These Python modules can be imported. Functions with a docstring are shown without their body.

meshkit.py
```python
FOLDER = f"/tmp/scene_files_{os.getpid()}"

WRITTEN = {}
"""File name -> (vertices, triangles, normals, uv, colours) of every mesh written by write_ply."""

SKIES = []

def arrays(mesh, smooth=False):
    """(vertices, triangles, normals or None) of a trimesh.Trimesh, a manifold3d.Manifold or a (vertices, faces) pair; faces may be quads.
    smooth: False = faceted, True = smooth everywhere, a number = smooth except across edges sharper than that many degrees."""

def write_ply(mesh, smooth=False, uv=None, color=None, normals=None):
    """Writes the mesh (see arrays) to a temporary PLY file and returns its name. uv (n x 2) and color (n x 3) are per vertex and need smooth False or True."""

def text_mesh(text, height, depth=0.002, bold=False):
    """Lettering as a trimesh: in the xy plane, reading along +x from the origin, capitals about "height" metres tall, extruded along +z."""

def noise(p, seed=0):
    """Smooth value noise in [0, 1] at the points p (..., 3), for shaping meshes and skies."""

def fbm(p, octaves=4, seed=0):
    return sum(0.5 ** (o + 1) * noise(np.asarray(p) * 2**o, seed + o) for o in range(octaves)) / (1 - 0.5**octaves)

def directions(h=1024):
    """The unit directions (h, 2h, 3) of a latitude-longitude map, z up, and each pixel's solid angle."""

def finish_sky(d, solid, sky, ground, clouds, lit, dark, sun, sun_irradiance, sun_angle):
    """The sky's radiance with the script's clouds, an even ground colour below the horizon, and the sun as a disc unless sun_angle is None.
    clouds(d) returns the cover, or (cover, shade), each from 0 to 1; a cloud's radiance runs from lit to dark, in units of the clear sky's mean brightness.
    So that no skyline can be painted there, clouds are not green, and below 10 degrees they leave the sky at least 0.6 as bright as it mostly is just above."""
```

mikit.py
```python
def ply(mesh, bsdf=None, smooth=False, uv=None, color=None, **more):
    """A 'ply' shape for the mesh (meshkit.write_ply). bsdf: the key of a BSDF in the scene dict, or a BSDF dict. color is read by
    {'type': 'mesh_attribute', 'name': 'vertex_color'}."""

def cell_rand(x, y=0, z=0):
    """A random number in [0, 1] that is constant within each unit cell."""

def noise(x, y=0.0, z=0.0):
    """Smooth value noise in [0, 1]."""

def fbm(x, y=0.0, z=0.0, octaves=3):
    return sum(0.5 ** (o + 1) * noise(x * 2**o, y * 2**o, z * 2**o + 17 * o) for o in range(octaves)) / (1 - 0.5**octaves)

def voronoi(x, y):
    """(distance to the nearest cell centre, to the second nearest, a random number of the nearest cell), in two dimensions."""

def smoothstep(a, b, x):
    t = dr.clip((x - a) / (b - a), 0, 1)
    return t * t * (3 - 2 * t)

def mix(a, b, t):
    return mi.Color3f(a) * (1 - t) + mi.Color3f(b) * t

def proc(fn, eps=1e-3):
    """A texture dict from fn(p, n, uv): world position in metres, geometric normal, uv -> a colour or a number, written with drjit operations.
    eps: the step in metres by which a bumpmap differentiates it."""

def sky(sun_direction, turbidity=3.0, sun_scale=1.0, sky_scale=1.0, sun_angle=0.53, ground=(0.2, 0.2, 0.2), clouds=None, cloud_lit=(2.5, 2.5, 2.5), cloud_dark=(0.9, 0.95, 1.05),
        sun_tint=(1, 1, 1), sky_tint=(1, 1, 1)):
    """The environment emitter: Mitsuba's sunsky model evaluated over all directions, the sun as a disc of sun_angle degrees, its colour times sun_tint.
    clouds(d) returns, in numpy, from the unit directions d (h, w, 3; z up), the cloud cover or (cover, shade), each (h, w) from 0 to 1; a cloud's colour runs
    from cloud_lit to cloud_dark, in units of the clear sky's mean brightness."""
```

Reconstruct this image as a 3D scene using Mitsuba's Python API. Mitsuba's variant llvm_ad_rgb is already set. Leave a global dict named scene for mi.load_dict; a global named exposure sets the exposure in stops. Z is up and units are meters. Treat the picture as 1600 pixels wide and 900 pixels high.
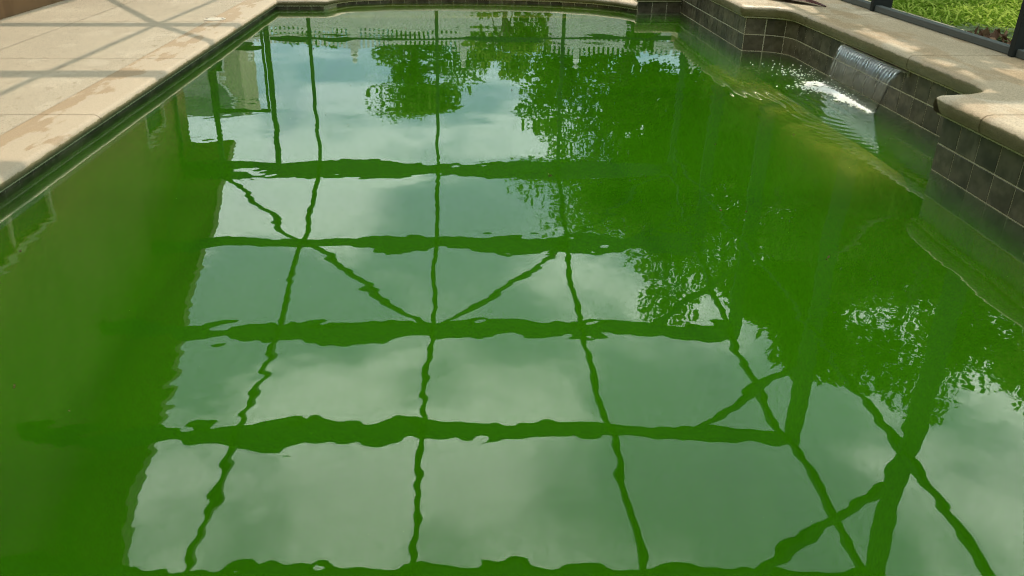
import math
import numpy as np
import trimesh
import shapely
from shapely.geometry import Polygon, box
import drjit as dr
import mitsuba as mi
import mikit
import meshkit
from mikit import proc, fbm, noise, mix, smoothstep, voronoi, cell_rand

T = mi.ScalarTransform4f
scene, labels = {}, {}

# ------------------------------------------------------------------ camera, sky, exposure
EYE = 1.47                                   # metres above the water
PITCH = math.atan(640 / 1300)
scene['camera'] = {
    'type': 'perspective', 'fov': 2 * math.degrees(math.atan(800 / 1300)), 'fov_axis': 'x',
    'principal_point_offset_x': 72 / 1600, 'near_clip': 0.05, 'far_clip': 3000.0,
    'to_world': T().look_at(origin=[0, 0, EYE], target=[0, math.cos(PITCH), EYE - math.sin(PITCH)], up=[0, 0, 1])}
SUN = (0.131, 0.652, 0.747)


def clouds(d):
    z = np.maximum(d[..., 2], 0.05) + 0.10
    q = np.stack([d[..., 0] / z, d[..., 1] / z, np.zeros_like(z)], -1)
    big = meshkit.fbm(q * 2.1 + [3.1, 7.7, 0.4], 6, seed=11)
    wisp = meshkit.fbm(q * [4.5, 3.0, 1] + [9.2, 1.3, 2.0], 5, seed=23)
    f = 0.70 * big + 0.30 * wisp
    s = np.clip((f - 0.43) / 0.17, 0, 1)
    s = s * s * (3 - 2 * s)
    high = np.clip((d[..., 2] - 0.12) / 0.45, 0, 1)
    cover = np.clip(0.03 + 0.40 * high + (0.03 + 0.54 * high) * s, 0, 1)
    return cover, np.clip(0.85 - 1.0 * s + 0.25 * wisp, 0, 1)


scene['sky'] = mikit.sky(SUN, turbidity=3, sun_scale=0.45, clouds=clouds, cloud_lit=(11.9, 12.8, 11.3), cloud_dark=(6.5, 7.5, 6.9), sky_tint=(.82, 1.05, .93), sky_scale=0.5)
exposure = 2.17


# ------------------------------------------------------------------ helpers
def obj(key, mesh, bsdf, smooth=False, **more):
    base, k = key, 0
    while key in scene:
        k += 1
        key = f'{base}_{k:03d}'
    scene[key] = mikit.ply(mesh, bsdf, smooth, **more)
    return key


def free(key):
    base, k = key, 0
    while key in labels or key in scene:
        k += 1
        key = f'{base}_{k:03d}'
    return key


def thing(key, label, cat, group=None):
    key = free(key)
    labels[key] = {'label': label, 'category': cat}
    if group:
        labels[key]['group'] = group
    return key


def struct(key, label, cat):
    labels[key] = {'label': label, 'category': cat, 'kind': 'structure'}


def stuff(key, label=None, cat=None):
    labels[key] = {'kind': 'stuff'}
    if label:
        labels[key].update(label=label, category=cat)


def cat(ms):
    return trimesh.util.concatenate(ms)


def bx(x0, x1, y0, y1, z0, z1, bevel=0.0):
    if bevel <= 0:
        m = trimesh.creation.box([x1 - x0, y1 - y0, z1 - z0])
        m.apply_translation([(x0 + x1) / 2, (y0 + y1) / 2, (z0 + z1) / 2])
        return m
    p = []
    for sx in (0, 1):
        for sy in (0, 1):
            for sz in (0, 1):
                c = np.array([x1 if sx else x0, y1 if sy else y0, z1 if sz else z0])
                s = np.array([-1 if sx else 1, -1 if sy else 1, -1 if sz else 1]) * bevel
                for k in range(3):
                    v = c + s
                    v[k] = c[k]
                    p.append(v)
    return trimesh.Trimesh(p).convex_hull


def bar(a, b, w, h, up=(0, 0, 1)):
    """a rectangular bar from a to b: w across, h along up"""
    a, b = np.array(a, float), np.array(b, float)
    t = b - a
    L = np.linalg.norm(t)
    t /= L
    up = np.array(up, float)
    s = np.cross(t, up)
    if np.linalg.norm(s) < 1e-6:
        s = np.cross(t, [0, 1, 0])
    s /= np.linalg.norm(s)
    u = np.cross(s, t)
    m = trimesh.creation.box([L, w, h])
    M = np.eye(4)
    M[:3, 0], M[:3, 1], M[:3, 2], M[:3, 3] = t, s, u, (a + b) / 2
    m.apply_transform(M)
    return m


def prism(poly, z0, z1):
    ms = []
    for g in getattr(poly, 'geoms', [poly]):
        if g.geom_type == 'Polygon' and g.area > 1e-5:
            m = trimesh.creation.extrude_polygon(g, z1 - z0, engine='earcut')
            m.apply_translation([0, 0, z0])
            ms.append(m)
    return cat(ms)


def tube(points, radii, sides=7):
    p = np.asarray(points, float)
    r = np.broadcast_to(radii, (len(p),))
    t = np.gradient(p, axis=0)
    t /= np.linalg.norm(t, axis=1, keepdims=True) + 1e-12
    a = np.cross(t, [0.31, 0.2, 0.93])
    a /= np.linalg.norm(a, axis=1, keepdims=True) + 1e-9
    b = np.cross(t, a)
    ang = np.arange(sides) * 2 * np.pi / sides
    v = p[:, None] + r[:, None, None] * (np.cos(ang)[None, :, None] * a[:, None] + np.sin(ang)[None, :, None] * b[:, None])
    i, j = np.meshgrid(np.arange(len(p) - 1), np.arange(sides), indexing='ij')
    k = (j + 1) % sides
    q = np.stack([i * sides + j, i * sides + k, (i + 1) * sides + k, (i + 1) * sides + j], -1).reshape(-1, 4)
    f = np.vstack([q[:, [0, 1, 2]], q[:, [0, 2, 3]]])
    v = np.vstack([v.reshape(-1, 3), p[:1], p[-1:]])
    n = len(p) * sides
    c0 = np.stack([np.full(sides, n), (np.arange(sides) + 1) % sides, np.arange(sides)], -1)
    c1 = np.stack([np.full(sides, n + 1), n - sides + np.arange(sides), n - sides + (np.arange(sides) + 1) % sides], -1)
    return trimesh.Trimesh(v, np.vstack([f, c0, c1]), process=False)


# ------------------------------------------------------------------ materials
def pr(color, rough=0.6, spec=0.5, two=True, **more):
    b = {'type': 'principled', 'base_color': color if isinstance(color, dict) else {'type': 'rgb', 'value': list(color)},
         'roughness': rough, 'specular': spec, **more}
    return {'type': 'twosided', 'bsdf': b} if two else b


def bump(b, fn, scale, eps=1e-3):
    return {'type': 'twosided', 'bsdf': {'type': 'bumpmap', 'nested': b['bsdf'], 'tex': proc(fn, eps), 'scale': scale}}


def deck_color(p, n, uv):
    a = fbm(p.x * 1.3, p.y * 1.3, 3.0, 4)
    g = noise(p.x * 260, p.y * 260, 5.0)
    c = mix((0.350, 0.302, 0.228), (0.420, 0.366, 0.280), a)
    s = smoothstep(0.62, 0.72, fbm(p.x * 5, p.y * 3.1, 9.0, 4))
    c = mix(c, (0.47, 0.42, 0.335), s * 0.4)
    sp = smoothstep(0.86, 0.93, noise(p.x * 21, p.y * 21, 2.0))
    c = mix(c, (0.22, 0.17, 0.115), sp * 0.45)
    pit = smoothstep(0.80, 0.90, noise(p.x * 75, p.y * 75, 6.0))
    c = mix(c, (0.21, 0.17, 0.12), pit * 0.35)
    crack = smoothstep(0.006, 0.0, dr.abs(fbm(p.x * 0.9, p.y * 0.7, 40.0, 6) - 0.5)) * smoothstep(0.50, 0.56, fbm(p.x * 0.5, p.y * 0.5, 50.0, 2))
    c = mix(c, (0.17, 0.13, 0.09), crack * 0.5)
    return c * (0.84 + 0.32 * g)


def coping_color(p, n, uv):
    a = fbm(p.x * 2.2, p.y * 1.1, 31.0, 4)
    w = smoothstep(0.44, 0.56, fbm(p.x * 9 + 3, p.y * 3.2, 12.0, 5) + 0.22 * dr.clip((p.x + 2.60) / 0.2, -1, 1))
    c = mix((0.320, 0.235, 0.150), (0.365, 0.275, 0.180), a)
    c = mix(c, (0.46, 0.395, 0.30), w * 0.75)
    g = noise(p.x * 240, p.y * 240, p.z * 240)
    low = 1.0 - smoothstep(0.082, 0.088, p.z + 0.02 * (fbm(p.x * 16, p.y * 16, p.z * 30, 4) - 0.5))  # lower lip face: its shade is put into the colour as an olive band
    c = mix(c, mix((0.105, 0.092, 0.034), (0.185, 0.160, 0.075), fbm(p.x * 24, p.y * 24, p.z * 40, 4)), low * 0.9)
    return c * (0.86 + 0.28 * g)


def recess_mask(p):  # patches beside the recess, slightly darker and smoother
    f = fbm(p.x * 1.7 + 5, p.y * 0.9, 4.0, 4) + 0.10 * fbm(p.x * 12, p.y * 5, 1.0, 3)
    d = dr.maximum(dr.abs(p.y - 6.35) - 1.50, 0.0)
    return smoothstep(0.0, 0.10, f - 0.26 - 1.0 * d)


def right_color(p, n, uv):
    a = fbm(p.x * 1.6, p.y * 1.6, 8.0, 4)
    g = noise(p.x * 190, p.y * 190, p.z * 190)
    c = mix((0.40, 0.335, 0.245), (0.48, 0.41, 0.31), a)
    st = smoothstep(0.50, 0.62, fbm(p.x * 6, p.y * 2.4, 2.0, 5))
    c = mix(c, (0.36, 0.255, 0.155), st * 0.5)
    c = mix(c, c * mi.Color3f(0.93, 0.90, 0.85), recess_mask(p))
    # painted-in shade of the lip face, tinted like algae, with a ragged upper line
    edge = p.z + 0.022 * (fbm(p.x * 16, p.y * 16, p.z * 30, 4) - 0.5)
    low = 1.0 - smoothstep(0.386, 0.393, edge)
    lip_shade = mix((0.105, 0.092, 0.034), (0.185, 0.160, 0.075), fbm(p.x * 24, p.y * 24, p.z * 40, 4))
    c = mix(c, lip_shade, low * 0.9)
    return c * (0.80 + 0.40 * g)


def right_rough(p, n, uv):
    return 0.75 - 0.42 * recess_mask(p)


def grain(p, n, uv):
    return fbm(p.x * 140, p.y * 140, p.z * 140, 3) + 0.7 * fbm(p.x * 17, p.y * 17, p.z * 17, 2)


scene['mat_deck'] = bump(pr(proc(deck_color), 0.75), grain, 0.0030)
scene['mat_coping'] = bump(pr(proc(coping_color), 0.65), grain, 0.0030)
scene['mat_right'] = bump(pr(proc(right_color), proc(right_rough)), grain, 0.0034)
scene['mat_base'] = pr((0.060, 0.050, 0.038), 0.9)


def grout_color(p, n, uv):
    a = fbm(p.x * 9, p.y * 9, p.z * 9, 4)
    return mix((0.42, 0.39, 0.29), (0.62, 0.58, 0.45), a)


scene['mat_sealant'] = pr((0.60, 0.56, 0.42), 0.7)
scene['mat_grout'] = pr(proc(grout_color), 0.85)


def tile_fn(seed, tone):
    def f(p, n, uv):
        a = fbm(p.x * 6 + seed, p.y * 6, p.z * 10 + seed, 5)
        b = fbm(p.x * 26 + seed, p.y * 26, p.z * 22, 4)
        c = mix((0.050, 0.043, 0.029), (0.135, 0.116, 0.080), smoothstep(0.28, 0.72, 0.6 * a + 0.4 * b))
        lime = smoothstep(0.60, 0.74, fbm(p.x * 15 + seed, p.y * 15, p.z * 5 + 3, 4))
        c = mix(c, (0.17, 0.155, 0.115), lime * 0.35)
        return c * tone
    return f


for i, tone in enumerate((0.72, 0.95, 1.32, 1.1)):
    scene[f'mat_tile{i}'] = pr(proc(tile_fn(7.3 * i + 1, tone)), 0.42, 0.5)


def plaster_color(p, n, uv):
    a = fbm(p.x * 3, p.y * 3, p.z * 3, 4)
    return mix((0.23, 0.215, 0.022), (0.40, 0.365, 0.042), smoothstep(0.3, 0.7, a))


scene['mat_plaster'] = pr(proc(plaster_color), 0.9)
scene['mat_frame'] = pr((0.024, 0.029, 0.029), 0.65, 0.12)
scene['mat_rail'] = pr((0.075, 0.088, 0.088), 0.5, 0.4)
scene['mat_white'] = pr((0.72, 0.73, 0.72), 0.45)
scene['mat_lid'] = pr((0.52, 0.48, 0.40), 0.5)
scene['mat_screw'] = pr((0.25, 0.25, 0.25), 0.35, metallic=0.8)


def stucco_color(p, n, uv):
    a = fbm(p.x * 1.5, p.y * 1.5, p.z * 1.5, 4)
    s = smoothstep(0.55, 0.7, fbm(p.x * 4, p.y * 4, p.z * 0.9, 4))
    return mix(mix((0.20, 0.120, 0.058), (0.25, 0.152, 0.076), a), (0.15, 0.086, 0.042), s * 0.5)


def stucco_bump(p, n, uv):
    return fbm(p.x * 60, p.y * 60, p.z * 60, 3)


scene['mat_stucco'] = bump(pr(proc(stucco_color), 0.85), stucco_bump, 0.005)
scene['mat_beige'] = pr((0.40, 0.35, 0.26), 0.85)
scene['mat_glass'] = pr((0.010, 0.013, 0.013), 0.5, 0.08)


def shingle_color(p, n, uv):
    r = cell_rand(dr.floor(p.x * 3.3), dr.floor(p.y * 7), dr.floor(p.z * 7))
    return mix((0.10, 0.10, 0.095), (0.19, 0.185, 0.17), r)


scene['mat_shingle'] = pr(proc(shingle_color), 0.9)
scene['mat_soffit'] = pr((0.16, 0.115, 0.07), 0.8)
scene['mat_trim'] = pr((0.36, 0.31, 0.22), 0.5)


def ground_color(p, n, uv):
    a = fbm(p.x * 0.6, p.y * 0.6, 1.0, 4)
    b = fbm(p.x * 14, p.y * 14, 2.0, 4)
    c = mix((0.035, 0.06, 0.015), (0.09, 0.13, 0.03), 0.5 * a + 0.5 * b)
    return mix(c, (0.12, 0.085, 0.05), smoothstep(0.56, 0.7, fbm(p.x * 3, p.y * 3, 7.0, 4)) * 0.7)


scene['mat_ground'] = pr(proc(ground_color), 0.95)


def leaf_bsdf(c, trans=0.7, rough=0.45):
    return {'type': 'principledthin', 'base_color': {'type': 'rgb', 'value': list(c)}, 'roughness': rough, 'diff_trans': trans, 'spec_trans': 0.0, 'eta': 1.45}


LEAVES = [(0.090, 0.170, 0.030), (0.060, 0.120, 0.026), (0.130, 0.210, 0.040)]
for i, c in enumerate(LEAVES):
    scene[f'mat_leaf{i}'] = leaf_bsdf(c, 1.0, 0.3)
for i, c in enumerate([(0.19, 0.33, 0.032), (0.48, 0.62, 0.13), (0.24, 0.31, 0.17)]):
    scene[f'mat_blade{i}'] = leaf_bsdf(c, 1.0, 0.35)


def bark_color(p, n, uv):
    a = fbm(p.x * 18, p.y * 18, p.z * 4, 4)
    return mix((0.06, 0.045, 0.03), (0.17, 0.13, 0.095), a)


scene['mat_bark'] = pr(proc(bark_color), 0.9)
for i, c in enumerate([(0.115, 0.058, 0.030), (0.20, 0.115, 0.060), (0.30, 0.21, 0.13)]):
    scene[f'mat_dry{i}'] = pr(c, 0.7)
scene['mat_maroon'] = pr((0.060, 0.012, 0.012), 0.4)
scene['mat_foam'] = pr((0.90, 0.92, 0.92), 0.35, 0.6)
scene['mat_sheet'] = {'type': 'dielectric', 'int_ior': 1.33}
scene['mat_spout'] = pr((0.30, 0.29, 0.22), 0.35)

# ------------------------------------------------------------------ the pool's outline (counter-clockwise, water inside)
LOW, MID, HIGH = (0.040, 0.110), (0.136, 0.230), (0.315, 0.415)     # underside and top of the coping
corner = [(-2.40, .6, LOW), (2.62, .6, HIGH), (2.62, 4.50, HIGH), (2.76, 4.525, HIGH), (2.88, 4.58, HIGH), (2.965, 4.68, HIGH), (3.0, 4.83, HIGH),
          (3.0, 7.76, HIGH), (2.985, 7.86, HIGH), (2.945, 7.94, HIGH), (2.87, 8.01, HIGH), (2.77, 8.055, HIGH), (2.62, 8.09, HIGH), (2.62, 10.6, MID),
          (2.09, 10.6, LOW), (1.92, 10.87, LOW), (1.64, 11.13, LOW), (1.2, 11.35, LOW), (.5, 11.52, LOW), (-.24, 11.58, LOW), (-1.0, 11.54, LOW),
          (-1.49, 11.38, LOW), (-1.66, 11.18, LOW), (-1.78, 10.93, LOW), (-2.40, 10.93, LOW)]
POOL = Polygon([c[:2] for c in corner])
RIGHT_JOINTS, LEFT_JOINTS = [2.4, 4.09, 5.65, 7.5, 9.3], [9.15, 7.15, 5.28, 3.41, 1.54]


def cut(seq, joints, x):
    """path vertices with extra pairs of vertices 4 mm apart at the joints of the straight runs; returns [(x, y, level, joint flag)]"""
    out = []
    for i, (x0, y0, lev) in enumerate(seq):
        out.append((x0, y0, lev, 0))
        x1, y1, _ = seq[(i + 1) % len(seq)]
        if abs(x1 - x0) < 1e-9 and x0 in x:
            for j in sorted(joints[x0 > 0], reverse=y1 < y0):
                if min(y0, y1) < j < max(y0, y1):
                    e = 0.0045 * np.sign(y1 - y0)
                    out += [(x0, j - e, lev, 1), (x0, j + e, lev, 2)]
    return out


path = cut(corner, (LEFT_JOINTS, RIGHT_JOINTS), (-2.40, 2.62, 3.0))
PTS = np.array([p[:2] for p in path])


def miters(p):
    d = np.roll(p, -1, 0) - p
    d /= np.linalg.norm(d, axis=1, keepdims=True)
    n = np.stack([d[:, 1], -d[:, 0]], 1)
    n0 = np.roll(n, 1, 0)
    m = n + n0
    return m / (m * n).sum(1, keepdims=True)


MIT = miters(PTS)
WIDE = 0.345


def coping_mesh(idx, lev, rng, prof=None):
    b, t = lev
    prof = prof or [(WIDE, b), (-.028, b), (-.046, b + .010), (-.054, b + .5 * (t - b) - .008), (-.053, t - .030), (-.045, t - .016), (-.030, t - .005), (-.010, t), (WIDE * .45, t + .0005), (WIDE, t)]
    pts = []
    for a, c in zip(idx[:-1], idx[1:]):
        L = np.linalg.norm(PTS[c] - PTS[a])
        k = max(1, int(L / 0.12))
        for s in range(k):
            w = s / k
            pts.append(np.concatenate([PTS[a] * (1 - w) + PTS[c] * w, MIT[a] * (1 - w) + MIT[c] * w]))
    pts.append(np.concatenate([PTS[idx[-1]], MIT[idx[-1]]]))
    pts = np.array(pts)
    n, k = len(pts), len(prof)
    v = np.zeros((n, k, 3))
    for j, (s, z) in enumerate(prof):
        wob = 0.0022 * (meshkit.fbm(np.stack([pts[:, 0] * 4, pts[:, 1] * 4, np.full(n, j * .3)], 1), 3, 5) - .5) * (len(prof) == 10 and 1 < j < 8)
        v[:, j, :2] = pts[:, :2] + (s + wob)[:, None] * pts[:, 2:]
        v[:, j, 2] = z + wob
    i, j = np.meshgrid(np.arange(n - 1), np.arange(k), indexing='ij')
    jn = (j + 1) % k
    q = np.stack([i * k + j, (i + 1) * k + j, (i + 1) * k + jn, i * k + jn], -1).reshape(-1, 4)
    f = [q[:, [0, 1, 2]], q[:, [0, 2, 3]]]
    for at, flip in ((0, 0), ((n - 1) * k, 1)):
        fan = np.array([[at + k // 2, at + (k // 2 + m) % k, at + (k // 2 + m + 1) % k] for m in range(1, k - 1)])
        f.append(fan[:, ::-1] if flip else fan)
    m = trimesh.Trimesh(v.reshape(-1, 3), np.vstack(f), process=False)
    m.fix_normals()
    return m


rng = np.random.default_rng(3)
struct('pool_deck', 'tan concrete pool deck with scored slabs and rounded coping around the green pool', 'pool deck')
runs, cur = [], [0]
N = len(path)
for i in range(N):
    j = (i + 1) % N
    if path[i][3] == 1:                                     # the 6 mm open joint
        runs.append((cur, path[cur[0]][2]))
        cur = [j]
        continue
    cur.append(j)
    if path[j][2] != path[i][2] or j == 0 or (path[j][3] == 0 and abs(PTS[j][0] + 2.4) < 1e-6):
        runs.append((cur, path[i][2]))
        cur = [j]
# the path's level belongs to the edge that leaves the vertex
for idx, lev in runs:
    if len(idx) > 1:
        b_ = lev[0]
        obj('pool_deck__sealant_line', coping_mesh(idx, lev, rng, [(.02, b_ - .010), (-.022, b_ - .010), (-.030, b_ - .006), (-.031, b_ + .002), (-.02, b_ + .004), (.02, b_ + .004)]), 'mat_sealant', 40)
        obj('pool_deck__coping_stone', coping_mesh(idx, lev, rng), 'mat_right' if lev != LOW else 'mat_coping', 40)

Q = Polygon(PTS + WIDE * MIT).buffer(0)
RAISED = box(2.62, -1.2, 3.76, 10.95)
low = box(-5.0, -2.2, 3.76, 14.3).difference(Q).difference(RAISED)
xs, ys = [-5.0, -4.12, -2.745, -.9, 1.0, 3.76], [-2.2, -.33, 1.54, 3.41, 5.28, 7.15, 9.15, 11.0, 12.76, 14.3]
for a, b in zip(xs[:-1], xs[1:]):
    for c, d in zip(ys[:-1], ys[1:]):
        g = low.intersection(box(a + .0045, c + .0045, b - .0045, d - .0045))
        for s in getattr(g, 'geoms', [g]):
            if s.geom_type == 'Polygon' and s.area > .02:
                obj('pool_deck__slab', prism(s, .03, .1098 - .0006 * rng.random()), 'mat_deck')
right_slab = RAISED.difference(Q)
for c, d in zip([-1.2] + RIGHT_JOINTS, RIGHT_JOINTS + [10.95]):
    g = right_slab.intersection(box(2.6, c + .0045, 3.76, d - .0045))
    for s in getattr(g, 'geoms', [g]):
        if s.geom_type == 'Polygon' and s.area > .02:
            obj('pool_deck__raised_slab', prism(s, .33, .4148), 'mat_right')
obj('pool_deck__base', cat([prism(low.buffer(-.001), -.25, .085), prism(right_slab.buffer(-.001), -.25, .39)]), 'mat_base')

# walls: grout-coloured shell, tiles proud of it
struct('pool_wall', 'tiled pool wall with dark square tiles and pale grout lines above the water', 'pool wall')
ring = POOL.buffer(.4, join_style='mitre').difference(POOL)
mid = box(2.09, 10.6, 2.62, 11.0).difference(POOL)
shell = lambda z, tops: cat([prism(ring.difference(RAISED).difference(mid), z, tops[0]), prism(mid.buffer(-.0005), z, tops[1]), prism(RAISED.difference(POOL), z, tops[2])])
obj('pool_wall__shell', shell(-.155, (LOW[0] - .001, MID[0] - .001, HIGH[0] - .001)), 'mat_grout')
obj('pool_wall__plaster', shell(-2.0, (-.1551, -.1551, -.1551)), 'mat_plaster')
GAP, THICK = 0.0085, 0.003


def tile_mesh(pts, nrm, z0, z1):
    """a slab along a short polyline; nrm points into the wall"""
    p, n = np.array(pts), np.array(nrm)
    k = len(p)
    e = .0012
    rows = [(0.004, 0), (-THICK + e, 0), (-THICK, e), (-THICK, -e), (-THICK + e, 0), (0.004, 0)]
    zs = [z0, z0, z0 + e, z1 - e, z1, z1]
    v = np.zeros((k, 6, 3))
    for j in range(6):
        v[:, j, :2] = p + rows[j][0] * n
        v[:, j, 2] = zs[j]
    i, j = np.meshgrid(np.arange(k - 1), np.arange(5), indexing='ij')
    q = np.stack([i * 6 + j, i * 6 + j + 1, (i + 1) * 6 + j + 1, (i + 1) * 6 + j], -1).reshape(-1, 4)
    f = [q[:, [0, 1, 2]], q[:, [0, 2, 3]]]
    for at, fl in ((0, 1), ((k - 1) * 6, 0)):
        fan = np.array([[at, at + m, at + m + 1] for m in range(1, 5)])
        f.append(fan[:, ::-1] if fl else fan)
    return trimesh.Trimesh(v.reshape(-1, 3), np.vstack(f), process=False)


def tile_run(vs, rows, w):
    """vs: the run's vertices (bends under 40 degrees); rows: [(z0, z1)]"""
    vs = np.array(vs, float)
    seg = np.diff(vs, axis=0)
    L = np.linalg.norm(seg, axis=1)
    s = np.concatenate([[0], np.cumsum(L)])
    n = max(1, round(s[-1] / w))
    t = seg / L[:, None]
    nr = np.stack([t[:, 1], -t[:, 0]], 1)
    vn = np.vstack([nr[:1], (nr[1:] + nr[:-1]) / np.linalg.norm(nr[1:] + nr[:-1], axis=1, keepdims=True), nr[-1:]])

    def at(x):
        i = min(max(np.searchsorted(s, x) - 1, 0), len(L) - 1)
        return vs[i] + t[i] * (x - s[i]), nr[i]
    for a in range(n):
        s0, s1 = s[-1] * a / n + GAP / 2, s[-1] * (a + 1) / n - GAP / 2
        keep = [k for k in range(1, len(s) - 1) if s0 + .004 < s[k] < s1 - .004]
        pn = [at(s0)] + [(vs[k], vn[k]) for k in keep] + [at(s1)]
        for z0, z1 in rows:
            obj('pool_wall__tile', tile_mesh([x[0] for x in pn], [x[1] for x in pn], z0 + GAP / 2, z1 - GAP / 2), f'mat_tile{rng.integers(4)}')


HR = [(.153, .304), (.002, .153), (-.150, .002)]
C = [c[:2] for c in corner]
tile_run([(2.62, 1.0), C[2]], HR, .183)
tile_run(C[2:7], HR, .18)
tile_run(C[6:8], HR, .183)
tile_run(C[7:13], HR, .18)
tile_run([C[12], C[13]], HR, .183)
tile_run([C[13], C[14]], [(-.02, .130), (-.17, -.02)], .177)
tile_run(C[14:23], [(-.115, .034)], .16)
tile_run(C[23:25], [(-.115, .034)], .155)
tile_run([C[24], (-2.40, .7)], [(-.115, .034)], .155)

# floor, bench in the recess, step in the far bay
struct('pool_floor', 'plaster pool floor hidden in the green water', 'pool floor')
obj('pool_floor', prism(POOL.buffer(.1), -2.0, -1.9), 'mat_plaster')
struct('pool_bench', 'shallow yellowish ledge under water below the waterfall', 'pool ledge')
bu, bv = np.meshgrid(np.linspace(1.85, 3.10, 44), np.linspace(4.0, 9.3, 90), indexing='ij')
ex = np.clip((bu - 1.92) / .50, 0, 1) * np.clip((3.02 - bu) / .32, 0, 1)
ey = np.clip((bv - 4.05) / .95, 0, 1) * np.clip((9.2 - bv) / .9, 0, 1)
bh = ex * ex * (3 - 2 * ex) * ey * ey * (3 - 2 * ey)
bz = -1.2 + 1.025 * bh + .02 * (meshkit.fbm(np.stack([bu * 5, bv * 5, bu * 0], -1), 3, 2) - .5)
i, j = np.meshgrid(np.arange(43), np.arange(89), indexing='ij')
q = np.stack([i * 90 + j, (i + 1) * 90 + j, (i + 1) * 90 + j + 1, i * 90 + j + 1], -1).reshape(-1, 4)
obj('pool_bench', (np.stack([bu, bv, bz], -1).reshape(-1, 3), q), 'mat_plaster', True)
struct('pool_step', 'shallow underwater step along the curved far end of the pool', 'pool step')
obj('pool_step', prism(Polygon([(-1.75, 11.0), (-1.2, 10.98), (1.0, 10.95), (1.75, 10.9), (2.0, 10.9), (1.6, 11.5), (-.3, 11.7), (-1.6, 11.6)]), -1.55, -.115), 'mat_plaster')

# ------------------------------------------------------------------ the water: a rippled surface over a body of green, cloudy water
scene['algae'] = {'type': 'homogeneous', 'albedo': {'type': 'rgb', 'value': [0.090, 0.400, 0.0015]}, 'sigma_t': 1.5, 'phase': {'type': 'isotropic'}}
scene['mat_water'] = {'type': 'blendbsdf', 'weight': 0.02, 'surface': {'type': 'thindielectric', 'int_ior': 1.44},
                      'film': {'type': 'twosided', 'scum': {'type': 'diffuse', 'reflectance': {'type': 'rgb', 'value': [.09, .20, .02]}}}}
x0, x1, y0, y1, st = -2.52, 3.12, .48, 11.72, .0125
gx, gy = np.arange(x0, x1 + st / 2, st), np.arange(y0, y1 + st / 2, st)
X, Y = np.meshgrid(gx, gy, indexing='ij')
wr = np.random.default_rng(41)
Z = np.zeros_like(X)
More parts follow.
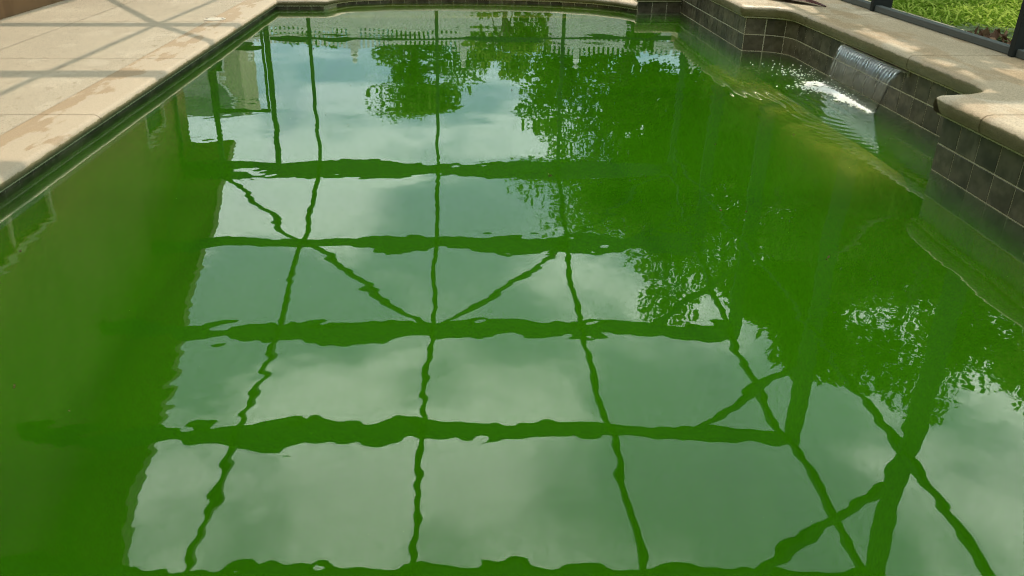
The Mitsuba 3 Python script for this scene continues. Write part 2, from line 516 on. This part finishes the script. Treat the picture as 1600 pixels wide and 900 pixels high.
for k in range(60):
    lam = math.exp(wr.uniform(math.log(.28), math.log(1.6)))
    th = wr.uniform(0, 2 * math.pi)
    slope = .00062 * wr.uniform(.5, 1.3)
    kx, ky = 2 * math.pi / lam * math.cos(th), 2 * math.pi / lam * math.sin(th)
    Z += slope / (2 * math.pi / lam) * np.sin(kx * X + ky * Y + wr.uniform(0, 6.3))
patch = meshkit.fbm(np.stack([X * .55, Y * .45, X * 0], -1), 3, 9)
near = np.clip((7.0 - Y) / 4.5, 0, 1)
Z *= .55 + .9 * np.clip(patch - .25, 0, 1) + .34 * near
fine = np.zeros_like(X)
for k in range(44):
    lam = math.exp(wr.uniform(math.log(.042), math.log(.13)))
    th = wr.normal(math.pi / 2, .8)
    kk = 2 * math.pi / lam
    fine += .00105 * wr.uniform(.3, 1.5) / kk * np.sin(kk * (math.cos(th) * X + math.sin(th) * Y) + wr.uniform(0, 6.3))
p2 = meshkit.fbm(np.stack([X * 1.1, Y * 1.1, X * 0 + 4], -1), 3, 19)
Z += fine * (np.clip((p2 - .46) * 3.2, 0, 1) * (.16 + .8 * near) + .03 + .32 * near)
yc = np.clip(Y, 5.75, 6.7)
r = np.sqrt((X - 2.84) ** 2 + (Y - yc) ** 2)
Z += .0016 * np.exp(-r / .42) * np.sin(2 * math.pi * (r / .085 + .6 * meshkit.fbm(np.stack([X * 3, Y * 3, X * 0], -1), 2, 4)))
Z += .0035 * np.exp(-(r / .14) ** 2) * (meshkit.fbm(np.stack([X * 22, Y * 22, X * 0], -1), 2, 8) - .5) * 2
nx, ny = X.shape
top = np.stack([X, Y, Z], -1).reshape(-1, 3)
i, j = np.meshgrid(np.arange(nx - 1), np.arange(ny - 1), indexing='ij')
q = np.stack([i * ny + j, (i + 1) * ny + j, (i + 1) * ny + j + 1, i * ny + j + 1], -1).reshape(-1, 4)
F = [q[:, [0, 1, 2]], q[:, [0, 2, 3]]]
rim = np.concatenate([np.arange(nx) * ny, (nx - 1) * ny + np.arange(1, ny), np.arange(nx - 2, -1, -1) * ny + ny - 1, np.arange(ny - 2, 0, -1)])
nr = len(rim)
a = top[rim]
b = a.copy()
b[:, 2] = -1.92
o = len(top)
k = np.arange(nr)
kn = (k + 1) % nr
F += [np.stack([o + k, o + nr + k, o + nr + kn], 1), np.stack([o + k, o + nr + kn, o + kn], 1)]
o2 = o + 2 * nr
quad = np.array([[x0, y0, -1.92], [X[-1, 0], y0, -1.92], [X[-1, -1], Y[-1, -1], -1.92], [x0, Y[-1, -1], -1.92]])
F.append(np.array([[o2, o2 + 2, o2 + 1], [o2, o2 + 3, o2 + 2]]))
struct('pool_water', 'still green algae-clouded pool water mirroring the screen enclosure, trees and clouds', 'water')
obj('pool_water', (np.vstack([top, a, b, quad]), np.vstack(F)), 'mat_water', True, interior={'type': 'ref', 'id': 'algae'})

# ------------------------------------------------------------------ waterfall
t = thing('waterfall_spout', 'slim pale spillway lip set in the tiles under the right coping', 'spillway')
obj(t + '__lip', bx(2.965, 3.01, 5.69, 6.72, .287, .297, .002), 'mat_spout')
obj(t + '__trim', cat([bx(2.984, 3.0, 5.675, 5.688, .262, .307, .002), bx(2.984, 3.0, 6.722, 6.735, .262, .307, .002)]), 'mat_spout')
nu, nv = 150, 44
U, V = np.meshgrid(np.linspace(0, 1, nu), np.linspace(0, 1, nv), indexing='ij')


def sheet(off):
    yy = 5.705 + (6.705 - 5.705) * U
    drop = V ** 1.35
    zz = .300 - .298 * drop
    xx = 2.968 - .118 * np.sqrt(np.clip(drop, 0, 1))
    edge = (.5 - U) * .07 * V                                 # the sheet draws in a little as it falls
    yy = yy + edge
    rip = .0042 * np.sin(2 * np.pi * (U * 24 + 1.3 * meshkit.fbm(np.stack([U * 9, V * 2.2, U * 0], -1), 3, 2))) * np.clip(V * 6, 0, 1) * (1 - .75 * np.clip((V - .3) * 2.2, 0, 1))
    rip += .0040 * (meshkit.fbm(np.stack([U * 46, V * 5, U * 0 + 2], -1), 3, 6) - .5) * (1 - .6 * np.clip((V - .35) * 2, 0, 1))
    return np.stack([xx + rip * (1 if off > 0 else .35) - off, yy, zz + .3 * rip + off * .5], -1).reshape(-1, 3)


f_, b_ = sheet(.0034), sheet(-.0034)
i, j = np.meshgrid(np.arange(nu - 1), np.arange(nv - 1), indexing='ij')
q = np.stack([i * nv + j, i * nv + j + 1, (i + 1) * nv + j + 1, (i + 1) * nv + j], -1).reshape(-1, 4)
rim = np.concatenate([np.arange(nu) * nv, (nu - 1) * nv + np.arange(1, nv), np.arange(nu - 2, -1, -1) * nv + nv - 1, np.arange(nv - 2, 0, -1)])
M_ = nu * nv
kn = np.roll(rim, -1)
ff = np.vstack([q[:, [0, 1, 2]], q[:, [0, 2, 3]], M_ + q[:, [0, 2, 1]], M_ + q[:, [0, 3, 2]], np.stack([rim, kn, M_ + kn], 1), np.stack([rim, M_ + kn, M_ + rim], 1)])
sm = trimesh.Trimesh(np.vstack([f_, b_]), ff, process=False)
sm.fix_normals()
t = thing('waterfall', 'clear thin sheet of water falling from the spillway in the right wall', 'waterfall')
obj(t, sm, 'mat_sheet', 50)

fr = np.random.default_rng(8)
ball = trimesh.creation.icosphere(1, 1.0)
bits = []


def drop(c, rad, st=(1, 1, 1)):
    m = ball.copy()
    m.vertices *= 1 + .25 * (fr.random((len(m.vertices), 1)) - .5)
    m.apply_scale(rad * np.array(st))
    m.apply_transform(trimesh.transformations.rotation_matrix(fr.uniform(0, 6.3), [0, 0, 1]))
    m.apply_translation(c)
    bits.append(m)


for k in range(1000):
    u = fr.beta(1.2, 1.0)
    yy = 5.76 + .98 * u
    w = (.018 + .085 * u ** 1.2) * (.45 + 1.1 * float(meshkit.noise(np.array([yy * 9, 0, 0]), 3)))
    xx = 2.838 - abs(fr.normal(0, w)) + fr.normal(0, .008)
    s = fr.uniform(.002, .0075)
    drop((xx, yy, fr.uniform(0, .006)), s, (1, 2.1, .6))
for k in range(130):
    a = abs(fr.normal(0, 1))
    drop((2.83 - .12 * a * fr.random() + fr.normal(0, .02), fr.uniform(5.8, 6.95) + .1 * a, abs(fr.normal(0, .035))), fr.uniform(.0018, .0050))
for k in range(60):
    drop((2.73 + fr.normal(0, .10), 6.95 + abs(fr.normal(0, .28)), fr.uniform(0, .004)), fr.uniform(.003, .008), (1, 1, .6))
stuff('splash_foam', 'white foam and droplets where the waterfall hits the green water', 'foam')
obj('splash_foam', cat(bits), 'mat_foam', True)

# ------------------------------------------------------------------ screen enclosure
enc = thing('screen_enclosure', 'dark bronze aluminium screen enclosure frame over and around the pool', 'screen enclosure')
BY = [14.1, 12.1, 10.0, 7.70, 5.60, 3.5, 1.4, -.7]
BZ = [3.13, 3.73, 4.10, 4.15, 4.20, 4.20, 4.15, 4.05]
PX = [-2.57, -.48, 1.60]
XR, XL = 3.585, -4.98


def zroof(y):
    return float(np.interp(y, BY[::-1], BZ[::-1]))


for y, z in zip(BY, BZ):
    h = .20 if y == 14.1 else .235
    obj(enc + '__beam', bx(XL, XR + .17, y - .026, y + .026, z - h / 2, z + h / 2, .003), 'mat_frame')
for y, z in zip(BY[1:], BZ[1:]):
    obj(enc + '__post', bx(XR, XR + .17, y - .026, y + .026, .416, z - .119, .003), 'mat_frame')
    obj(enc + '__knee_brace', bar((2.62, y, z - .10), (XR + .02, y, 3.2), .05, .075), 'mat_frame')
for x in PX + [XR + .03]:
    for (ya, za), (yb, zb) in zip(zip(BY[:-1], BZ[:-1]), zip(BY[1:], BZ[1:])):
        obj(enc + '__purlin', bar((x, ya - .028, za), (x, yb + .028, zb), .064, .064), 'mat_frame')
for x, w in ((-4.95, .05), (-4.27, .085), (-3.28, .085), (-2.57, .055), (-.48, .055), (1.60, .055), (XR + .03, .10)):
    obj(enc + '__post', bx(x - w / 2, x + w / 2, 14.075, 14.125, .111, 3.028, .003), 'mat_frame')
for x0_, x1_ in ((-3.22, -2.60), (-2.54, -.51), (-.45, 1.57), (1.63, XR)):
    obj(enc + '__chair_rail', bx(x0_, x1_, 14.08, 14.12, .86, .925, .003), 'mat_frame')
    obj(enc + '__sill_rail', bx(x0_, x1_, 14.08, 14.12, .112, .16, .003), 'mat_frame')
obj(enc + '__door_header', bx(-4.22, -3.34, 14.075, 14.125, 2.05, 2.13, .003), 'mat_frame')
obj(enc + '__door', cat([bx(-4.215, -4.175, 14.05, 14.08, .13, 2.04), bx(-3.375, -3.335, 14.05, 14.08, .13, 2.04), bx(-4.175, -3.375, 14.05, 14.08, .13, .32), bx(-4.175, -3.375, 14.05, 14.08, 1.0, 1.06), bx(-4.175, -3.375, 14.05, 14.08, 1.98, 2.04)]), 'mat_frame')
side = sorted(BY)
for a, b in zip(side[:-1], side[1:]):
    obj(enc + '__bottom_rail', bx(XR + .02, XR + .075, a + .028, b - .028, .4165, .468, .004), 'mat_rail')
    obj(enc + '__side_rail', bx(XR + .02, XR + .072, a + .028, b - .028, 2.775, 2.83, .003), 'mat_frame')
for a, b in (((-4.27, 14.1), (-2.57, 12.1)), ((-2.57, 12.1), (-.48, 10.0)), ((XR, 14.1), (1.6, 12.1)), ((1.6, 12.1), (-.48, 10.0)), ((2.75, 12.1), (XR, 13.2))):
    va, vb = np.array([*a, zroof(a[1]) - .01]), np.array([*b, zroof(b[1]) - .01])
    d = (vb - va) / np.linalg.norm(vb - va)
    obj(enc + '__roof_brace', bar(va + .03 * d, vb - .03 * d, .062, .062), 'mat_frame')

# ------------------------------------------------------------------ the house on the left
house = thing('house', 'tan stucco house whose gable overhangs the left deck', 'house')
RY, RZ = 4.5, 3.29 + .447 * 9.5
wallp = Polygon([(14.75, -.1), (14.75, 2.92), (RY, RZ - .06), (-5.6, 2.92), (-5.6, -.1)])
holes = [(7.55, 9.45, .85, 2.30), (12.75, 13.65, .13, 2.27)]
for a, b, c, d in holes:
    wallp = wallp.difference(box(a, c, b, d))
m = trimesh.creation.extrude_polygon(wallp, .2, engine='earcut')
m.apply_transform(np.array([[0, 0, 1, -5.2], [1, 0, 0, 0], [0, 1, 0, 0], [0, 0, 0, 1.0]]))
obj(house + '__wall', cat([m, bx(-16, -5.2, 14.55, 14.75, -.1, 2.92), bx(-16, -5.2, -5.6, -5.4, -.1, 2.92), bx(-16, -15.8, -5.4, 14.55, -.1, 2.92)]), 'mat_stucco')
rp = Polygon([(15.0, 2.84), (RY, RZ), (-6.0, 2.84), (-6.0, 3.02), (RY, RZ + .18), (15.0, 3.02)])
m = trimesh.creation.extrude_polygon(rp, 12.1, engine='earcut')
m.apply_transform(np.array([[0, 0, 1, -16.4], [1, 0, 0, 0], [0, 1, 0, 0], [0, 0, 0, 1.0]]))
obj(house + '__roof', m, 'mat_shingle')
for s in (1, -1):
    ye = RY + s * 10.5
    obj(house + '__soffit', bar((-4.62, ye, 2.825), (-4.62, RY + s * .02, RZ - .015), .66, .02, (0, 0, 1)), 'mat_soffit')
    obj(house + '__fascia', bar((-4.285, ye, 2.90), (-4.285, RY + s * .02, RZ + .06), .025, .20, (0, 0, 1)), 'mat_soffit')
obj(house + '__baseboard', bx(-4.998, -4.985, -2.2, 7.5, .112, .15), 'mat_stucco')
for nm, (a, b, c, d) in zip(('window', 'door'), holes):
    fr_ = [bx(-5.06, -4.985, a, a + .06, c, d), bx(-5.06, -4.985, b - .06, b, c, d), bx(-5.06, -4.985, a + .06, b - .06, d - .06, d), bx(-5.06, -4.985, a + .06, b - .06, c, c + .05)]
    if nm == 'window':
        fr_.append(bx(-5.05, -5.0, (a + b) / 2 - .03, (a + b) / 2 + .03, c + .05, d - .06))
    obj(f'{house}__{nm}__frame', cat(fr_), 'mat_trim')
    obj(f'{house}__{nm}__pane', bx(-5.04, -5.03, a + .06, b - .06, c + .05, d - .06), 'mat_glass')

obj(house + '__added_wing_wall', bx(-4.9, 8.0, -9.0, -3.3, -.1, 2.8), 'mat_stucco')  # unseen wing behind the camera, added to keep sky light off the coping faces
m = trimesh.creation.extrude_polygon(Polygon([(-2.5, 2.75), (-9.0, 5.7), (-9.0, 5.9), (-2.5, 2.95)]), 12.9, engine='earcut')
m.apply_transform(np.array([[0, 0, 1, -4.25], [1, 0, 0, 0], [0, 1, 0, 0], [0, 0, 0, 1.0]]))
obj(house + '__added_wing_roof', m, 'mat_shingle')

# the neighbour's house beyond the fence
nb = thing('neighbour_house', 'pale two-storey neighbouring house beyond the white fence', 'house')
def along_y(poly, y_, depth):
    m = trimesh.creation.extrude_polygon(Polygon(poly), depth, engine='earcut')
    m.apply_transform(np.array([[1, 0, 0, 0], [0, 0, -1, y_ + depth], [0, 1, 0, 0], [0, 0, 0, 1.0]]))
    return m


obj(nb + '__wall', along_y([(-15, 0), (-8.55, 0), (-8.55, 6.85), (-9.75, 4.75), (-15, 4.75)], 32, 2.3), 'mat_beige')
obj(nb + '__roof', along_y([(-15.2, 4.76), (-9.76, 4.76), (-8.56, 6.87), (-8.56, 7.0), (-15.2, 7.0)], 32.08, 2.1), 'mat_shingle')
obj(nb + '__rake_board', bar((-9.80, 31.97, 4.72), (-8.50, 31.97, 6.98), .05, .09), 'mat_white')
obj(nb + '__window__frame', cat([bx(-9.75, -9.68, 31.95, 32.0, 3.9, 5.3), bx(-9.22, -9.15, 31.95, 32.0, 3.9, 5.3), bx(-9.68, -9.22, 31.95, 32.0, 5.23, 5.3), bx(-9.68, -9.22, 31.95, 32.0, 3.9, 3.97)]), 'mat_white')
obj(nb + '__window__pane', bx(-9.68, -9.22, 31.97, 31.99, 3.97, 5.23), 'mat_glass')
m = trimesh.creation.extrude_polygon(Polygon([(29.2, 2.6), (31.9, 6.1), (31.9, 5.9), (29.2, 2.4)]), 10, engine='earcut')
m.apply_transform(np.array([[0, 0, 1, -19.6], [1, 0, 0, 0], [0, 1, 0, 0], [0, 0, 0, 1.0]]))
obj(nb + '__porch_roof', m, 'mat_shingle')
obj(nb + '__porch_wall', bx(-19, -9.8, 29.6, 32, 0, 2.5), 'mat_beige')

# ------------------------------------------------------------------ white fence beyond the screen
fn = thing('white_fence', 'white vinyl privacy fence with open spindle top behind the far screen', 'fence')
A, B = np.array([-12.0, 20.1]), np.array([9.5, 16.9])
L = np.linalg.norm(B - A)
d2 = (B - A) / L
nsec = 9
GZ = .02


def fpt(s, off=0.0):
    q = A + d2 * s
    return np.array([q[0] - d2[1] * off, q[1] + d2[0] * off])


for k in range(nsec + 1):
    q = fpt(L * k / nsec)
    pz = 2.0
    post = bx(-.065, .065, -.065, .065, GZ, pz, .006)
    cap = trimesh.creation.cone(.10, .11, sections=4)
    ballm = trimesh.creation.icosphere(1, .055)
    cap.apply_transform(trimesh.transformations.rotation_matrix(math.pi / 4, [0, 0, 1]))
    ang = math.atan2(d2[1], d2[0])
    R = trimesh.transformations.rotation_matrix(ang, [0, 0, 1])
    cap.apply_translation([0, 0, pz])
    ballm.apply_translation([0, 0, pz + .13])
    c = cat([cap, ballm])
    for mm in (post, c):
        mm.apply_transform(R)
        mm.apply_translation([q[0], q[1], 0])
    obj(fn + '__post', post, 'mat_white')
    obj(fn + '__post_cap', c, 'mat_white')
for k in range(nsec):
    s0, s1 = L * k / nsec + .066, L * (k + 1) / nsec - .066
    a, b = fpt(s0), fpt(s1)
    obj(fn + '__panel', bar((*a, .75), (*b, .75), .03, 1.36), 'mat_white')
    for z in (1.47, 1.66):
        obj(fn + '__rail', bar((*a, z), (*b, z), .045, .07), 'mat_white')
    n = 23
    for u in range(n):
        w = (u + .5) / n
        q = a * (1 - w) + b * w
        top_ = 1.86 - .10 * math.sin(math.pi * w)
        obj(fn + '__picket', bar((*q, 1.506), (*q, top_), .020, .052, (d2[0], d2[1], 0)), 'mat_white')


# ------------------------------------------------------------------ plants
def leaves(centers, rad, n, size, rng, squash=.75, droop=.4):
    """small bent leaves (4 triangles) scattered in clumps"""
    c = np.asarray(centers)
    k = rng.integers(len(c), size=n)
    d = rng.normal(size=(n, 3))
    d /= np.linalg.norm(d, axis=1, keepdims=True)
    r = np.asarray(rad)[k] * rng.random(n) ** .45
    p = c[k] + d * r[:, None] * [1, 1, squash]
    ax = rng.normal(size=(n, 3)) + d * .8
    ax[:, 2] -= droop
    ax /= np.linalg.norm(ax, axis=1, keepdims=True)
    sd = np.cross(ax, rng.normal(size=(n, 3)))
    sd /= np.linalg.norm(sd, axis=1, keepdims=True)
    nn = np.cross(ax, sd)
    s = (size * rng.uniform(.6, 1.35, n))[:, None]
    tip, base, l, r_ = p + ax * s, p, p + ax * s * .45 + sd * s * .30 + nn * s * .08, p + ax * s * .45 - sd * s * .30 + nn * s * .08
    v = np.stack([base, r_, tip, l], 1).reshape(-1, 3)
    o = np.arange(n)[:, None] * 4
    f = np.vstack([o + [0, 1, 2], o + [0, 2, 3]])
    return v, f


def tree(key, label, kind, x, y, h, rx, z0, seed, nclump=34, n=15000, size=.17, mat=0, z=0., group=None, clump=.95, limb=None):
    rng = np.random.default_rng(seed)
    t = thing(key, label, kind, group or {'tree': 'trees beyond the fence and the right screen wall', 'shrub': 'shrubs outside the screen enclosure'}.get(key))
    cs, rs = [], []
    while len(cs) < nclump:
        q = rng.uniform(-1, 1, 3)
        rr = np.linalg.norm(q)
        if rr > 1 or rr < .35:
            continue
        zz = z0 + (h - z0) * (q[2] * .5 + .5)
        fall = math.sqrt(max(0.08, 1 - max(0, q[2]) ** 2 * .7))
        cs.append((x + q[0] * rx * fall, y + q[1] * rx * fall, z + zz * .96))
        rs.append(clump * rng.uniform(.55, 1.15))
    cs = np.array(cs)
    n0 = len(cs)
    if limb is not None:
        cs = np.vstack([cs, limb])
        rs += [.40] * len(limb)
    obj(t + '__crown', leaves(cs, rs, n, size, rng), f'mat_leaf{mat}')
    top_ = np.array([x + rng.normal(0, .2), y + rng.normal(0, .2), z + z0 + (h - z0) * .55])
    base = np.array([x, y, z - .1])
    w = np.linspace(0, 1, 8)[:, None]
    tr = base * (1 - w) + top_ * w + rng.normal(0, .05, (8, 3)) * [1, 1, 0] * w
    r0 = .035 * h * .6 + .04
    parts = [tube(tr, np.linspace(r0, r0 * .35, 8), 9)]
    if limb is not None:
        parts.append(tube([tr[3], (tr[3] + cs[n0]) / 2 + [0, 0, .3], cs[n0], cs[n0:].mean(0), cs[-1]], [r0 * .5, r0 * .4, r0 * .3, r0 * .2, .01], 7))
    for c in cs[:14]:
        k = rng.integers(3, 7)
        mid_ = (tr[k] * .45 + c * .55) + [0, 0, .25]
        parts.append(tube([tr[k], mid_, c], [r0 * .35, r0 * .2, r0 * .06], 6))
    obj(t + '__trunk', cat(parts), 'mat_bark', True)
    return t


tree('tree', 'small round-crowned tree with a bare trunk, centre, behind the white fence', 'tree', -1.45, 24.5, 5.2, 1.45, 2.5, 1, 13, 6500, .135, 0, clump=.72)
tree('tree', 'low bushy tree beside the small round-crowned tree behind the fence', 'tree', 1.2, 25.5, 3.9, 1.75, 1.3, 2, 15, 7000, .135, 2, clump=.68)
tree('tree', 'tall spreading tree with airy crown behind the right half of the fence', 'tree', 4.1, 22.0, 8.5, 3.2, 1.6, 3, 40, 21000, .135, 0)
tree('tree', 'broad dense tree at the far right corner beyond the screen', 'tree', 8.2, 18.5, 8.8, 3.2, 1.4, 4, 40, 27000, .135, 1)
tree('tree', 'leafy tree outside the right screen wall with a limb reaching to the screen', 'tree', 9.2, 14.6, 8.3, 2.8, 1.2, 5, 36, 27000, .13, 1, z=.2,
     limb=np.array([(5.3, 12.0, 4.3), (4.75, 11.6, 4.1), (4.3, 11.3, 4.1), (4.25, 10.8, 3.9), (4.5, 10.5, 3.7), (4.2, 10.2, 3.8), (4.05, 9.6, 3.6), (4.3, 9.3, 3.4), (4.1, 8.8, 3.5), (3.98, 8.3, 3.4)]))
tree('tree', 'bright-tipped tree outside the right screen wall nearest the camera', 'tree', 10.2, 10.4, 7.5, 2.7, 1.2, 6, 34, 21000, .13, 2, z=.2)
tree('tree', 'dark dense tree behind the leafy tree on the right lawn', 'tree', 12.5, 15.5, 9.5, 3.5, 1.0, 7, 36, 18000, .2, 1)
tree('tree', 'tallest airy tree just behind the right end of the white fence', 'tree', 5.3, 20.2, 9.9, 2.3, 2.6, 43, 38, 15000, .14, 0)
tree('tree', 'small leafy tree behind the right end of the white fence', 'tree', 6.2, 20.5, 5.2, 1.6, .8, 41, 16, 6500, .17, 1)
tree('tree', 'tall bushy tree between the two corner trees at the right', 'tree', 10.4, 16.8, 9.6, 2.9, 1.2, 42, 36, 24000, .14, 0)
tree('tree', 'tall tree at the back right filling the skyline', 'tree', 9.5, 26.0, 11.0, 4.0, 1.4, 8, 40, 18000, .24, 0)
for k, (x, y, h, r, s) in enumerate([(5.9, 16.2, 3.4, 1.2, 21), (6.6, 12.8, 3.6, 1.2, 22), (8.6, 9.4, 3.4, 1.2, 23), (9.2, 6.6, 3.4, 1.3, 24)]):
    tree('shrub', ['tall shrub at the far end of the right lawn', 'rounded shrub below the leafy tree on the right lawn', 'broad shrub on the right lawn below the bright-tipped tree', 'shrub on the right lawn nearest the camera'][k], 'shrub', x, y, h, r, .1, s, 18, 9000, .13, k % 3, z=.1, clump=.6)
tree('shrub', 'loose green shrub standing behind the middle of the far screen', 'shrub', .75, 15.6, 1.9, .65, .1, 31, 10, 2600, .10, 2, clump=.34)
tree('shrub', 'dark low shrub standing behind the right end of the far screen', 'shrub', 3.2, 15.4, 1.3, .45, .1, 32, 8, 1800, .09, 1, clump=.28)
hb = thing('hedge', 'long clipped dark hedge just behind the white fence', 'hedge')
hr_ = np.random.default_rng(35)
hs = hr_.uniform(0, 1, 420)
hc = np.stack([-13 + 22 * hs, 21.0 - 3.3 * hs + hr_.normal(0, .15, 420), .2 + 1.6 * np.sqrt(hr_.uniform(0, 1, 420))], 1)
obj(hb + '__foliage', leaves(hc, np.full(420, .26), 22000, .13, hr_), 'mat_leaf1')
obj(hb + '__stem', cat([tube([(-12.5 + k * 1.1, 20.93 - k * .165, 0), (-12.45 + k * 1.1, 20.93 - k * .165, .7), (-12.5 + k * 1.1, 20.95 - k * .165, 1.2)], [.03, .025, .01], 5) for k in range(20)]), 'mat_bark', True)

# ------------------------------------------------------------------ ground
struct('ground', 'grassy ground reaching away from the pool on every side', 'ground')
hole = box(-5.1, -2.3, 3.8, 14.35)
gp = box(-900, -900, 900, 900).difference(hole)
v, f = trimesh.creation.triangulate_polygon(gp, engine='earcut')
obj('ground', (np.column_stack([v, np.zeros(len(v))]), f), 'mat_ground')
struct('lawn', 'raised lawn outside the right side of the screen enclosure', 'lawn')
lx, ly = np.linspace(3.765, 14, 80), np.linspace(-3, 13.5, 120)
LX, LY = np.meshgrid(lx, ly, indexing='ij')


def lawn_z(x, y):
    e = np.clip((14 - x) / 5, 0, 1) * np.clip((13.5 - y) / 2.5, 0, 1) * np.clip((y + 3) / 1.5, 0, 1)
    z = .355 + .04 * (meshkit.fbm(np.stack([x * 2, y * 2, x * 0], -1), 3, 3) - .5)
    return z * e - .03 * (1 - e)


i, j = np.meshgrid(np.arange(79), np.arange(119), indexing='ij')
q = np.stack([i * 120 + j, (i + 1) * 120 + j, (i + 1) * 120 + j + 1, i * 120 + j + 1], -1).reshape(-1, 4)
obj('lawn', (np.stack([LX, LY, lawn_z(LX, LY)], -1).reshape(-1, 3), q), 'mat_ground', True)
struct('footing', 'pale concrete footing strip along the outside of the right bottom rail', 'concrete footing')
obj('footing', bx(3.765, 3.93, 6.35, 13.0, .2, .402, .006), 'mat_deck')

gr = np.random.default_rng(77)


def blades(n, xr, yr, hmin, hmax, wid, lean=.8, edge=None):
    x = gr.uniform(*xr, n)
    y = gr.uniform(*yr, n)
    if edge is not None:
        keep = edge(x, y)
        x, y = x[keep], y[keep]
        n = len(x)
    z = lawn_z(x, y) - .005
    th = gr.uniform(0, 2 * np.pi, n)
    h = gr.uniform(hmin, hmax, n)
    w = wid * gr.uniform(.6, 1.3, n)
    le = h * gr.uniform(.2, lean * 1.6, n)
    D = np.stack([np.cos(th), np.sin(th), 0 * th], 1)
    S = np.stack([-np.sin(th), np.cos(th), 0 * th], 1)
    P = np.stack([x, y, z], 1)
    up = np.array([0, 0, 1.0])
    rows = []
    for t_, ww in ((0, .6), (.45, 1.0), (.8, .7), (1.0, .05)):
        c = P + D * (le * t_ ** 1.8)[:, None] + up * (h * (t_ - .35 * t_ ** 2.5))[:, None]
        rows += [c - S * (w * ww / 2)[:, None], c + S * (w * ww / 2)[:, None]]
    v = np.stack(rows, 1).reshape(-1, 3)
    o = np.arange(n)[:, None] * 8
    f = np.vstack([o + a for a in ([0, 1, 3], [0, 3, 2], [2, 3, 5], [2, 5, 4], [4, 5, 7], [4, 7, 6])])
    return v, f


def on_grass(x, y):
    e = 3.97 + .10 * np.sin(y * 3.1) + np.where(y < 6.5, -.03, .06)
    return x > e


stuff('lawn_grass', 'bright green lawn of broad grass blades outside the right screen wall', 'grass')
obj('lawn_grass__blade_mass', blades(38000, (3.9, 8.6), (1.5, 13.0), .04, .13, .020, 1.3, on_grass), 'mat_blade0')
obj('lawn_grass__pale_blade_mass', blades(20000, (3.9, 8.6), (1.5, 13.0), .04, .15, .019, 1.3, on_grass), 'mat_blade1')
obj('lawn_grass__shaded_weed_mass', blades(5000, (3.85, 4.6), (6.2, 7.1), .04, .11, .026, 1.1, lambda x, y: (x - 4.12) ** 2 / .06 + (y - 6.6) ** 2 / .12 < 1), 'mat_blade2')  # broad weeds in greyer green: the shade on this patch is in their colour
for kk in ('blade_mass', 'pale_blade_mass', 'shaded_weed_mass'):
    labels['lawn_grass__' + kk] = {'kind': 'stuff'}


def dry(n, xr, yr):
    x, y = gr.uniform(*xr, n), gr.uniform(*yr, n)
    c = np.stack([x, y, lawn_z(x, y) + gr.uniform(.005, .05, n)], 1)
    return leaves(c, np.full(n, .01), n, .075, gr, 1, 0)


stuff('leaf_litter', 'brown fallen leaves along the outside of the right bottom rail', 'leaf litter')
for k in range(3):
    kk = ('brown_leaves', 'tan_leaves', 'pale_leaves')[k]
    obj('leaf_litter__' + kk, dry((420, 90, 45)[k], (3.78, 4.02), (4.9, 6.5)), f'mat_dry{k}')
    labels['leaf_litter__' + kk] = {'kind': 'stuff'}

# ------------------------------------------------------------------ small things on the deck
t = thing('skimmer_lid', 'round pale skimmer lid with two screws set in the left pool deck', 'skimmer lid')
m = trimesh.creation.cylinder(.115, .005, sections=40)
m.apply_translation([-2.70, 9.30, .1130])
obj(t + '__disc', m, 'mat_lid')
for s in (-1, 1):
    m = trimesh.creation.cylinder(.012, .004, sections=12)
    m.apply_translation([-2.70 + s * .085, 9.30, .1172])
    obj(t + '__screw', m, 'mat_screw')

w = np.linspace(0, 1, 24)
cl = np.stack([3.28 - .34 * w, 7.93 + .75 * w + .05 * w * w, .4165 + .03 * w + .012 * np.sin(w * 5)], 1)
dd = np.gradient(cl, axis=0)
dd /= np.linalg.norm(dd, axis=1, keepdims=True)
sd = np.cross(dd, [0, 0, 1])
hw = .115 * np.sin(np.pi * np.clip(w * .62 + .01, 0, 1)) ** 1.0
up = np.array([0, 0, 1.0])
v = np.concatenate([cl + sd * hw[:, None] + up * .012, cl, cl - sd * hw[:, None] + up * .010])
i = np.arange(23)
f = np.vstack([np.stack([i, i + 1, i + 25, i + 24], 1), np.stack([i + 24, i + 25, i + 49, i + 48], 1)])
t = thing('fallen_leaf', 'long dark maroon pointed leaf lying on the right deck', 'leaf')
obj(t, (v, f), 'mat_maroon', True)

stuff('floating_specks', 'tiny leaf scraps floating on the green water', 'debris')
n = 46
c = np.stack([gr.uniform(-2.2, 2.4, n), gr.uniform(1.6, 9.5, n), np.full(n, .004)], 1)
obj('floating_specks', leaves(c, np.full(n, .002), n, .014, gr, .1, 0), 'mat_dry0')
